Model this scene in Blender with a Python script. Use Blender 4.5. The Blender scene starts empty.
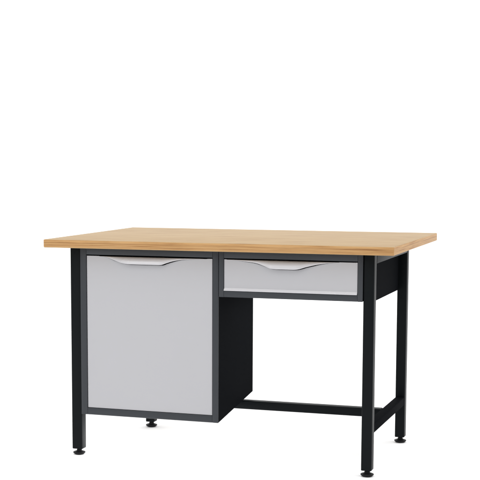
import bpy, bmesh, math, random
from mathutils import Vector, Matrix
random.seed(4)
sc = bpy.context.scene
C = sc.collection

# ---------------------------------------------------------------- camera
cam_d = bpy.data.cameras.new("camera")
cam = bpy.data.objects.new("camera", cam_d); C.objects.link(cam)
YAW, PITCH, ROLL = -0.338685, 0.117143, -0.000394
cam.location = (2.277903, -4.779938, 1.175401)
cy, sy, cp, sp = math.cos(YAW), math.sin(YAW), math.cos(PITCH), math.sin(PITCH)
fwd = Vector((sy*cp, cy*cp, -sp)); right = Vector((cy, -sy, 0)); up = right.cross(fwd)
r2 = right*math.cos(ROLL) + up*math.sin(ROLL); u2 = up*math.cos(ROLL) - right*math.sin(ROLL)
cam.rotation_euler = Matrix((r2, u2, -fwd)).transposed().to_euler()
cam_d.sensor_width = 36.0
cam_d.lens = 1380.001*36/480
cam_d.shift_x = (240-190.103)/480
cam_d.shift_y = (315.724-240)/480
cam_d.clip_start, cam_d.clip_end = 0.05, 500
sc.camera = cam

# ---------------------------------------------------------------- world: white studio, dimmer on the camera's side
W = bpy.data.worlds.new("World"); sc.world = W; W.use_nodes = True
nt = W.node_tree; bg = nt.nodes['Background']
tc = nt.nodes.new('ShaderNodeTexCoord'); sep = nt.nodes.new('ShaderNodeSeparateXYZ')
nt.links.new(tc.outputs['Generated'], sep.inputs[0])
def wrange(sock, f0, f1, t0, t1):
    m = nt.nodes.new('ShaderNodeMapRange'); m.interpolation_type = 'SMOOTHSTEP'
    for k, v in zip(('From Min', 'From Max', 'To Min', 'To Max'), (f0, f1, t0, t1)): m.inputs[k].default_value = v
    nt.links.new(sock, m.inputs['Value']); return m.outputs[0]
wall = wrange(sep.outputs['Y'], -0.45, 0.15, 0.20, 1.14)       # dark room behind the camera, white wall behind the bench
ceil = wrange(sep.outputs['Z'], 0.25, 0.6, 0.0, 1.0)           # white lit ceiling
mx = nt.nodes.new('ShaderNodeMix'); mx.data_type = 'FLOAT'
nt.links.new(ceil, mx.inputs[0]); nt.links.new(wall, mx.inputs[2]); mx.inputs[3].default_value = 1.85
nt.links.new(mx.outputs[0], bg.inputs['Strength'])
bg.inputs['Color'].default_value = (1, 1, 1, 1)

# ---------------------------------------------------------------- studio key and added shadow fills
def area(name, loc, target, sx, sy_, power, col=(1, 1, 1)):
    d = bpy.data.lights.new(name, 'AREA'); d.shape = 'RECTANGLE'; d.size = sx; d.size_y = sy_
    d.energy = power; d.color = col
    o = bpy.data.objects.new(name, d); C.objects.link(o); o.location = loc
    o.rotation_euler = (Vector(target)-Vector(loc)).to_track_quat('-Z', 'Y').to_euler()
    return o
area("key_softbox", (-1.2, -4.0, 2.3), (0.6, 0.1, 0.5), 1.6, 1.6, 30)
area("knee_space_shadow_fill", (0.93, 0.42, 0.62), (0.93, 0.42, 0), 0.3, 0.4, 1.2)  # added fill, no real fixture: washes out floor shadow under the top
area("under_cabinet_shadow_fill", (0.40, 0.28, 0.160), (0.40, 0.28, 0), 0.52, 0.40, 3.0)  # added fill hidden below the carcass, lifts the floor shadow there

sc.view_settings.view_transform = 'Standard'; sc.view_settings.look = 'None'
sc.view_settings.exposure = 0; sc.view_settings.gamma = 1

# ---------------------------------------------------------------- materials
def mat(name):
    m = bpy.data.materials.new(name); m.use_nodes = True
    return m, m.node_tree, m.node_tree.nodes['Principled BSDF']
def N(t, kind, **kw):
    n = t.nodes.new(kind)
    for k, v in kw.items(): setattr(n, k, v)
    return n

def paint(name, col, rough, spec, bump=0.02, var=0.06, scale=900):
    m, t, b = mat(name)
    tc = N(t, 'ShaderNodeTexCoord')
    nz = N(t, 'ShaderNodeTexNoise'); nz.inputs['Scale'].default_value = scale; nz.inputs['Detail'].default_value = 3
    big = N(t, 'ShaderNodeTexNoise'); big.inputs['Scale'].default_value = 5; big.inputs['Detail'].default_value = 4
    t.links.new(tc.outputs['Object'], nz.inputs['Vector']); t.links.new(tc.outputs['Object'], big.inputs['Vector'])
    ramp = N(t, 'ShaderNodeMapRange'); ramp.inputs['To Min'].default_value = 1-var; ramp.inputs['To Max'].default_value = 1+var
    t.links.new(big.outputs['Fac'], ramp.inputs['Value'])
    vm = N(t, 'ShaderNodeVectorMath', operation='SCALE'); vm.inputs[0].default_value = col
    t.links.new(ramp.outputs[0], vm.inputs['Scale']); t.links.new(vm.outputs[0], b.inputs['Base Color'])
    rr = N(t, 'ShaderNodeMapRange'); rr.inputs['To Min'].default_value = rough-.06; rr.inputs['To Max'].default_value = rough+.06
    t.links.new(big.outputs['Fac'], rr.inputs['Value']); t.links.new(rr.outputs[0], b.inputs['Roughness'])
    b.inputs['Specular IOR Level'].default_value = spec
    bp = N(t, 'ShaderNodeBump'); bp.inputs['Strength'].default_value = bump; bp.inputs['Distance'].default_value = 0.0006
    t.links.new(nz.outputs['Fac'], bp.inputs['Height']); t.links.new(bp.outputs[0], b.inputs['Normal'])
    return m

BLACK = paint("black_powder_coat", (0.0056, 0.0070, 0.0080), 0.42, 0.065, 0.25, 0.08)
CABM = paint("black_matt_sheet_steel", (0.0052, 0.0058, 0.0070), 0.7, 0.004, 0.25, 0.08)
CHAR = paint("charcoal_frame_paint", (0.028, 0.0315, 0.037), 0.42, 0.3, 0.2, 0.05)
GREY = paint("light_grey_paint", (0.394, 0.393, 0.411), 0.38, 0.35, 0.06, 0.012)
GREY_LIT = paint("light_grey_paint_lit", (0.53, 0.53, 0.555), 0.26, 0.6, 0.03, 0.01)  # paler copy of the front's grey: highlight on pulls and lip painted in
FOOT = paint("black_rubber_plastic", (0.010, 0.010, 0.011), 0.45, 0.1, 0.1, 0.1)

def wood():
    m, t, b = mat("beech_laminate")
    L = t.links
    tc = N(t, 'ShaderNodeTexCoord'); sep = N(t, 'ShaderNodeSeparateXYZ'); 
    # the end faces are banded with grain running along them: swap x and y there
    ns = N(t, 'ShaderNodeSeparateXYZ'); L.new(tc.outputs['Normal'], ns.inputs[0])
    ab = N(t, 'ShaderNodeMath', operation='ABSOLUTE'); L.new(ns.outputs['X'], ab.inputs[0])
    gt = N(t, 'ShaderNodeMath', operation='GREATER_THAN'); gt.inputs[1].default_value = .72; L.new(ab.outputs[0], gt.inputs[0])
    s0 = N(t, 'ShaderNodeSeparateXYZ'); L.new(tc.outputs['Object'], s0.inputs[0])
    sw = N(t, 'ShaderNodeCombineXYZ'); L.new(s0.outputs['Y'], sw.inputs['X']); L.new(s0.outputs['X'], sw.inputs['Y']); L.new(s0.outputs['Z'], sw.inputs['Z'])
    vmix = N(t, 'ShaderNodeMix', data_type='VECTOR'); L.new(gt.outputs[0], vmix.inputs[0]); L.new(tc.outputs['Object'], vmix.inputs[4]); L.new(sw.outputs[0], vmix.inputs[5])
    P = vmix.outputs[1]
    L.new(P, sep.inputs[0])
    # staves: rows across y, staggered lengths along x
    row = N(t, 'ShaderNodeMath', operation='MULTIPLY_ADD'); row.inputs[1].default_value = 1/0.043; row.inputs[2].default_value = 27.35; L.new(sep.outputs['Y'], row.inputs[0])
    rf = N(t, 'ShaderNodeMath', operation='FLOOR'); L.new(row.outputs[0], rf.inputs[0])
    wn = N(t, 'ShaderNodeTexWhiteNoise', noise_dimensions='1D'); L.new(rf.outputs[0], wn.inputs['W'])
    off = N(t, 'ShaderNodeMath', operation='MULTIPLY_ADD'); off.inputs[1].default_value = 1/7.0
    L.new(sep.outputs['X'], off.inputs[0]); L.new(wn.outputs['Value'], off.inputs[2])
    cf = N(t, 'ShaderNodeMath', operation='FLOOR'); L.new(off.outputs[0], cf.inputs[0])
    cmb = N(t, 'ShaderNodeCombineXYZ'); L.new(cf.outputs[0], cmb.inputs['X']); L.new(rf.outputs[0], cmb.inputs['Y'])
    wn2 = N(t, 'ShaderNodeTexWhiteNoise', noise_dimensions='3D'); L.new(cmb.outputs[0], wn2.inputs['Vector'])
    # grain coordinates shifted per stave
    sh = N(t, 'ShaderNodeVectorMath', operation='MULTIPLY_ADD'); sh.inputs[1].default_value = (3, 3, 3)
    L.new(wn2.outputs['Color'], sh.inputs[0]); L.new(P, sh.inputs[2])
    mp = N(t, 'ShaderNodeMapping'); mp.inputs['Scale'].default_value = (5.0, 110, 260); L.new(sh.outputs[0], mp.inputs['Vector'])
    g1 = N(t, 'ShaderNodeTexNoise'); g1.inputs['Scale'].default_value = 1; g1.inputs['Detail'].default_value = 5
    g1.inputs['Roughness'].default_value = .6; L.new(mp.outputs[0], g1.inputs['Vector'])
    mp2 = N(t, 'ShaderNodeMapping'); mp2.inputs['Scale'].default_value = (30, 900, 900); L.new(sh.outputs[0], mp2.inputs['Vector'])
    g2 = N(t, 'ShaderNodeTexNoise'); g2.inputs['Scale'].default_value = 1; g2.inputs['Detail'].default_value = 2; L.new(mp2.outputs[0], g2.inputs['Vector'])
    cr = N(t, 'ShaderNodeValToRGB'); e = cr.color_ramp.elements
    e[0].position = .28; e[0].color = (0.25, 0.120, 0.046, 1)
    e[1].position = .66; e[1].color = (0.51, 0.335, 0.178, 1)
    x = e.new(.45); x.color = (0.435, 0.262, 0.123, 1)
    L.new(g1.outputs['Fac'], cr.inputs['Fac'])
    # stave tone and fine pores
    st = N(t, 'ShaderNodeMapRange'); st.inputs['To Min'].default_value = .985; st.inputs['To Max'].default_value = 1.01; L.new(wn2.outputs['Value'], st.inputs['Value'])
    po = N(t, 'ShaderNodeMapRange'); po.inputs['From Min'].default_value = .3; po.inputs['From Max'].default_value = .5
    po.inputs['To Min'].default_value = .88; po.inputs['To Max'].default_value = 1.0; L.new(g2.outputs['Fac'], po.inputs['Value'])
    mu = N(t, 'ShaderNodeMath', operation='MULTIPLY'); L.new(st.outputs[0], mu.inputs[0]); L.new(po.outputs[0], mu.inputs[1])
    sc_ = N(t, 'ShaderNodeVectorMath', operation='SCALE'); L.new(cr.outputs['Color'], sc_.inputs[0]); L.new(mu.outputs[0], sc_.inputs['Scale'])
    # edge banding is a warmer, darker wood than the top veneer
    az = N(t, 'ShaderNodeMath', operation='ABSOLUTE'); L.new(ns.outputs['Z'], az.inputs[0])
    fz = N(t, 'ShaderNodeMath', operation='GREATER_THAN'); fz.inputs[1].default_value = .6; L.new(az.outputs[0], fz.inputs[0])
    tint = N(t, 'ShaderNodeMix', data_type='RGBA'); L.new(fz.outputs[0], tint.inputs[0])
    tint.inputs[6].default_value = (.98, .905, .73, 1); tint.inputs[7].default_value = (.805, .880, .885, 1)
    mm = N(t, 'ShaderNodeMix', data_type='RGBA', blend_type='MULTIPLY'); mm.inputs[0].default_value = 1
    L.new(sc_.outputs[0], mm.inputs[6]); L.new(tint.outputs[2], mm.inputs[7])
    L.new(mm.outputs[2], b.inputs['Base Color'])
    # two glued layers show along the edge: paler upper ply, brown glue line, darker lower ply
    wob = N(t, 'ShaderNodeMath', operation='MULTIPLY_ADD'); wob.inputs[1].default_value = .004; L.new(g1.outputs['Fac'], wob.inputs[0]); L.new(s0.outputs['Z'], wob.inputs[2])
    ly = N(t, 'ShaderNodeMapRange'); ly.inputs['From Min'].default_value = .8149+.002; ly.inputs['From Max'].default_value = .8462+.002
    L.new(wob.outputs[0], ly.inputs['Value'])
    lr = N(t, 'ShaderNodeValToRGB'); e = lr.color_ramp.elements
    e[0].position = 0; e[0].color = (1.0, 1.0, 1.0, 1); e[1].position = 1; e[1].color = (.98, .99, 1.0, 1)
    for p_, c_ in ((.25, .86), (.45, .93), (.56, .88), (.62, .74), (.68, .90), (.78, 1.0), (.90, 1.0)):
        q = e.new(p_); q.color = (c_, c_**1.15, c_**1.3, 1)
    L.new(ly.outputs[0], lr.inputs['Fac'])
    inv = N(t, 'ShaderNodeMath', operation='SUBTRACT'); inv.inputs[0].default_value = 1; L.new(fz.outputs[0], inv.inputs[1])
    m3 = N(t, 'ShaderNodeMix', data_type='RGBA', blend_type='MULTIPLY'); L.new(inv.outputs[0], m3.inputs[0])
    L.new(mm.outputs[2], m3.inputs[6]); L.new(lr.outputs['Color'], m3.inputs[7]); L.new(m3.outputs[2], b.inputs['Base Color'])
    b.inputs['Roughness'].default_value = .55; b.inputs['Specular IOR Level'].default_value = .3
    bp = N(t, 'ShaderNodeBump'); bp.inputs['Strength'].default_value = .12; bp.inputs['Distance'].default_value = .0008
    L.new(g1.outputs['Fac'], bp.inputs['Height']); L.new(bp.outputs[0], b.inputs['Normal'])
    return m
WOOD = wood()

def floor_mat():
    m, t, b = mat("white_studio_floor")
    nz = N(t, 'ShaderNodeTexNoise'); nz.inputs['Scale'].default_value = 3
    mrp = N(t, 'ShaderNodeMapRange'); mrp.inputs['To Min'].default_value = .97; mrp.inputs['To Max'].default_value = .98
    t.links.new(nz.outputs['Fac'], mrp.inputs['Value']); t.links.new(mrp.outputs[0], b.inputs['Base Color'])
    b.inputs['Roughness'].default_value = .9; b.inputs['Specular IOR Level'].default_value = .1
    return m
FLOORM = floor_mat()

# ---------------------------------------------------------------- mesh helpers
def hexa(bm, v8):
    """v8: bottom ring of four (counter-clockwise from above), then top ring."""
    v = [bm.verts.new(p) for p in v8]
    for f in ((3, 2, 1, 0), (4, 5, 6, 7), (0, 1, 5, 4), (1, 2, 6, 5), (2, 3, 7, 6), (3, 0, 4, 7)):
        bm.faces.new([v[i] for i in f])
    return v
def box(bm, x0, x1, y0, y1, z0, z1, bev=0.0, seg=3):
    b = bmesh.new()
    hexa(b, [(x0, y0, z0), (x1, y0, z0), (x1, y1, z0), (x0, y1, z0), (x0, y0, z1), (x1, y0, z1), (x1, y1, z1), (x0, y1, z1)])
    if bev: bmesh.ops.bevel(b, geom=b.edges[:], offset=bev, segments=seg, profile=.5, affect='EDGES')
    join(bm, b)
def join(bm, b):
    me = bpy.data.meshes.new("tmp"); b.to_mesh(me); b.free(); bm.from_mesh(me); bpy.data.meshes.remove(me)
def lathe(bm, prof, cx, cy_, n=32):
    rings = []
    for r, z in prof:
        if r < 1e-6: rings.append([bm.verts.new((cx, cy_, z))])
        else: rings.append([bm.verts.new((cx+r*math.cos(2*math.pi*i/n), cy_+r*math.sin(2*math.pi*i/n), z)) for i in range(n)])
    for a, b in zip(rings, rings[1:]):
        for i in range(n):
            j = (i+1) % n
            q = [a[i % len(a)], a[j % len(a)], b[j % len(b)], b[i % len(b)]]
            u = []
            for v in q:
                if v not in u: u.append(v)
            if len(u) > 2: bm.faces.new(u)
GZ = 0.0035                                                 # ground level
ROOT = (0.675, 0.41, GZ)
def obj(name, bm, m, parent=None, smooth=True, world=True):
    bmesh.ops.recalc_face_normals(bm, faces=bm.faces[:])
    me = bpy.data.meshes.new(name); bm.to_mesh(me); bm.free()
    me.materials.append(m)
    if smooth:
        for p in me.polygons: p.use_smooth = True
        me.set_sharp_from_angle(angle=math.radians(40))
    o = bpy.data.objects.new(name, me); C.objects.link(o)
    if parent: o.parent = parent
    return o
def done(name, bm, m, parent, smooth=True):
    bmesh.ops.translate(bm, verts=bm.verts[:], vec=(-ROOT[0], -ROOT[1], -GZ)) 
    return obj(name, bm, m, parent, smooth)

# ---------------------------------------------------------------- setting
bm = bmesh.new(); bmesh.ops.create_circle(bm, cap_ends=True, segments=96, radius=200)
fl = obj("floor", bm, FLOORM, None, False); fl.location.z = GZ; fl['kind'] = 'structure'

# ---------------------------------------------------------------- the workbench
wb = bpy.data.objects.new("workbench", None); C.objects.link(wb); wb.location = ROOT
wb['label'] = "black steel workbench with a pale wooden top, grey cupboard door and one grey drawer"
wb['category'] = "workbench"

TW, TD, TH, TT = 1.35, 0.915, 0.8497, 0.0313
ZT = TH-TT
bm = bmesh.new(); box(bm, 0, TW, 0, TD, ZT, TH, 0.0035, 4); done("table_top", bm, WOOD, wb)

ZB = 0.027
YL = 0.0711
def leg(x0, y0, wx, wy):
    bm = bmesh.new(); box(bm, x0, x0+wx, y0, y0+wy, ZB, ZT, 0.0035, 3)
    L = done("leg", bm, BLACK, wb)
    bm = bmesh.new()
    cx, c_y = x0+wx/2, y0+wy/2
    lathe(bm, [(0, GZ+.0002), (.0150, GZ+.0002), (.0185, GZ+.0015), (.0238, GZ+.0060), (.0245, GZ+.0080), (.0235, GZ+.0100), (.0150, GZ+.0132),
               (.0105, GZ+.0142), (.0105, GZ+.0185), (.0085, GZ+.0190), (.0085, ZB+.004), (0, ZB+.004)], cx, c_y)
    done("levelling_foot", bm, FOOT, L)
    return L
LX, LW = 0.0795, 0.0425
RX, RW = 1.2275, 0.0390
BY = 0.7085
leg(LX, YL, LW, 0.041); leg(RX, YL, RW, 0.041)
leg(RX, BY, RW, 0.040); leg(0.1530, 0.676, 0.0385, 0.040)

XO = RX+RW
# top rails
bm = bmesh.new(); box(bm, XO-.036, XO-.0003, YL+.0473, BY-.0003, .7805, ZT-.0005, .003); done("side_rail", bm, BLACK, wb)
bm = bmesh.new(); box(bm, LX+.0003, LX+.036, YL+.0413, .7155, .7805, ZT-.0005, .003); done("side_rail", bm, BLACK, wb)
bm = bmesh.new(); box(bm, LX, RX-.0003, .7165, .7445, .7805, ZT-.0005, .003); done("rear_rail", bm, BLACK, wb)
# low stretchers
bm = bmesh.new(); box(bm, RX+.001, XO-.0015, YL+.0473, BY-.0003, .1600, .1940, .0035); done("side_stretcher", bm, CABM, wb)
bm = bmesh.new(); box(bm, LX+.001, .1195, YL+.0413, .717, .1600, .1940, .0035); box(bm, .1198, .1527, .680, .712, .1605, .1935, .003); done("side_stretcher", bm, CABM, wb)
bm = bmesh.new(); box(bm, .1198, RX+.0005, .418, .456, .1600, .1937, .003); done("cross_stretcher", bm, BLACK, wb)

# ---- cupboard under the left half: carcass with a rising underside
YF = 0.0641
CX0, CX1, CYB, CZF, CZB = 0.1237, 0.6829, 0.5135, 0.1690, 0.2176
ST = 0.026                                                  # face frame width
def wall(bm, x0, x1):
    y0, y1 = YF+.0048, CYB
    k = lambda y: CZF+(CZB-CZF)*(y-YF)/(CYB-YF)
    hexa(bm, [(x0, y0, k(y0)), (x1, y0, k(y0)), (x1, y1, k(y1)), (x0, y1, k(y1)), (x0, y0, ZT-.001), (x1, y0, ZT-.001), (x1, y1, ZT-.001), (x0, y1, ZT-.001)])
bm = bmesh.new()
wall(bm, CX0+.0006, CX0+.003); wall(bm, CX1-.003, CX1-.0006)
k = lambda y: CZF+(CZB-CZF)*(y-YF)/(CYB-YF)
y0, y1 = YF+.0048, CYB-.0006
hexa(bm, [(CX0+.003, y0, k(y0)+.0006), (CX1-.003, y0, k(y0)+.0006), (CX1-.003, y1, k(y1)+.0006), (CX0+.003, y1, k(y1)+.0006),
          (CX0+.003, y0, k(y0)+.004), (CX1-.003, y0, k(y0)+.004), (CX1-.003, y1, k(y1)+.004), (CX0+.003, y1, k(y1)+.004)])
box(bm, CX0+.003, CX1-.003, CYB-.003, CYB-.0008, CZB+.004, ZT-.002)
cab = done("cabinet", bm, CABM, wb)
def frame(bm, x0, x1, z0, z1, wl, wr, wt, wbm, dep, bev=.0018):
    """four bars butted end to end"""
    box(bm, x0, x0+wl, YF, YF+dep, z0, z1, bev); box(bm, x1-wr, x1, YF, YF+dep, z0, z1, bev)
    box(bm, x0+wl-.0002, x1-wr+.0002, YF+.0003, YF+dep, z0+.0002, z0+wbm, bev)
    box(bm, x0+wl-.0002, x1-wr+.0002, YF+.0003, YF+dep, z1-wt, z1-.0002, bev)
bm = bmesh.new(); frame(bm, CX0, CX1, CZF, ZT-.0008, .0262, .0235, .0270, .0270, .0046); done("face_frame", bm, CHAR, cab)

def smooth01(t):
    t = max(0, min(1, t)); return t*t*(3-2*t)
def pull_profile(x, pts):
    """monotone cubic through the outline points"""
    n = len(pts)
    if x <= pts[0][0] or x >= pts[-1][0]: return pts[0][1]
    d = [(pts[i+1][1]-pts[i][1])/(pts[i+1][0]-pts[i][0]) for i in range(n-1)]
    m = [d[0]]+[0 if d[i-1]*d[i] <= 0 else 2*d[i-1]*d[i]/(d[i-1]+d[i]) for i in range(1, n-1)]+[d[-1]]
    for i in range(n-1):
        if pts[i][0] <= x <= pts[i+1][0]:
            h = pts[i+1][0]-pts[i][0]; t = (x-pts[i][0])/h
            return ((2*t**3-3*t*t+1)*pts[i][1]+(t**3-2*t*t+t)*h*m[i]+(-2*t**3+3*t*t)*pts[i+1][1]+(t**3-t*t)*h*m[i+1])
    return 0
def pull(pts, ztop, y, m, parent, xs):
    """wave-shaped finger pull: the sheet of the front folded forward, deepest in the middle"""
    bm = bmesh.new(); rows = []
    prof = [(0.0, 0.0), (0.07, 0.34), (0.18, 0.58), (0.38, 0.80), (0.62, 0.94), (0.85, 1.0), (1.0, 1.0)]   # (down, out) fractions
    th = .0012
    for x in xs:
        h = pull_profile(x, pts); d = min(.021, h*.75)
        outer = [(x, y-.0004-d*o, ztop-h*f) for f, o in prof]
        inner = [(x, min(y-.0002, yy+th), zz-.0001) for _, yy, zz in reversed(outer)]
        rows.append([bm.verts.new(p) for p in outer+inner])
    n = len(rows[0])
    for a, b in zip(rows, rows[1:]):
        for i in range(n): bm.faces.new([a[i], b[i], b[(i+1) % n], a[(i+1) % n]])
    bm.faces.new(rows[0]); bm.faces.new(list(reversed(rows[-1])))
    return done("pull_handle", bm, GREY_LIT, parent)  # lit look of the fold comes from the paler colour
def lin(a, b, n): return [a+(b-a)*i/n for i in range(n+1)]

def front_sheet(bm, x0, x1, z0, z1, y, pts, hz, gap):
    """folded sheet front, 1.2 mm thick, its upper edge cut in a wave under the finger pull"""
    def cut(x):
        h = pull_profile(x, pts)
        return z1 if h <= .0009 else hz-h-gap*min(1, h/.012)
    xs = [x0, x0+.0012]+lin(pts[0][0], pts[-1][0], 140)+[x1-.0012, x1]
    loops = []
    for yy in (y, y+.0012):
        loops.append(([bm.verts.new((x, yy, z0)) for x in xs], [bm.verts.new((x, yy, cut(x))) for x in xs]))
    (a, b), (c, d) = loops
    for i in range(len(xs)-1):
        bm.faces.new([a[i], a[i+1], b[i+1], b[i]]); bm.faces.new([c[i], d[i], d[i+1], c[i+1]])
        bm.faces.new([b[i], b[i+1], d[i+1], d[i]]); bm.faces.new([a[i], c[i], c[i+1], a[i+1]])
    bm.faces.new([a[0], b[0], d[0], c[0]]); bm.faces.new([a[-1], c[-1], d[-1], b[-1]])
    # returns folded back at the sides and along the bottom
    box(bm, x0, x0+.0012, y+.0014, y+.018, z0, z1-.001)
    box(bm, x1-.0012, x1, y+.0014, y+.018, z0, z1-.001)
    box(bm, x0+.0014, x1-.0014, y+.0014, y+.018, z0, z0+.0012)

# door
DX0, DX1, DZ0, DZ1 = CX0+.0262+.0016, CX1-.0235-.0016, CZF+.0270+.0015, .7862
yd = YF+.0030
hz = DZ1-.0008
pts = [(x, hz-z) for x, z in ((.200, hz-.0006), (.232, .7822), (.269, .7716), (.300, .7632), (.322, .7600), (.338, .7592), (.45, .7592), (.4625, .7602), (.480, .7662), (.5034, .7735), (.5391, .7800), (.575, .7825), (.645, hz-.0006))]
bm = bmesh.new(); front_sheet(bm, DX0, DX1, DZ0, DZ1, yd, pts, hz, .0036); door = done("door", bm, GREY, wb)
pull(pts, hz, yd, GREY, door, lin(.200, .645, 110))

# ---- drawer housing on the right half
HX0, HX1, HZ0 = CX1+.0012, RX-.0006, .6455
HY = BY-.002
bm = bmesh.new()
box(bm, HX1-.0035, HX1-.0005, YF+.0048, HY, HZ0+.001, ZT-.001)
box(bm, RX+.0012, RX+.0042, YL+.0476, HY, .6300, .780)
box(bm, HX0+.0005, HX0+.0030, YF+.0048, HY, HZ0+.001, ZT-.001)
box(bm, HX0+.0030, HX1-.0035, YF+.0048, HY, HZ0+.0015, HZ0+.004)
box(bm, HX0+.0030, HX1-.0035, HY-.003, HY-.0005, HZ0+.004, ZT-.002)
hou = done("drawer_housing", bm, CABM, wb)
bm = bmesh.new(); frame(bm, HX0, HX1, HZ0, ZT-.0008, .0195, .0195, .0275, .0235, .0046); done("face_frame", bm, CHAR, hou)
WX0, WX1, WZ0, WZ1 = HX0+.0195+.0012, HX1-.0195-.0012, HZ0+.0235+.0010, .7862
hz = WZ1-.0008
pts = [(x, hz-z) for x, z in ((.706, hz-.0006), (.750, .7832), (.785, .7802), (.827, .7758), (.865, .7652), (.893, .7572), (.915, .7560), (.970, .7560), (.986, .7570), (1.023, .7670), (1.071, .7776), (1.116, .7830), (1.150, .7848), (1.20, hz-.0006))]
bm = bmesh.new(); front_sheet(bm, WX0, WX1, WZ0+.0102, WZ1, yd, pts, hz, .0036)
drawer = done("drawer", bm, GREY, wb)
# sloping lip along the drawer bottom, its shine painted in as paler colour
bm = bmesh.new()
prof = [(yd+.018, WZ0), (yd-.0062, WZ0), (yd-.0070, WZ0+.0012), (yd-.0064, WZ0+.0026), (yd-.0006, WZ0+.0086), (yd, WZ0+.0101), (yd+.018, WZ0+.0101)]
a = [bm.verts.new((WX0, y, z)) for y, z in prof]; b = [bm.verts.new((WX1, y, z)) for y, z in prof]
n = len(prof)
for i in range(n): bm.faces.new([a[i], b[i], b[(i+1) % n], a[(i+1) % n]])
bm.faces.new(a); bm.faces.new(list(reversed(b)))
done("bottom_lip", bm, GREY_LIT, drawer)
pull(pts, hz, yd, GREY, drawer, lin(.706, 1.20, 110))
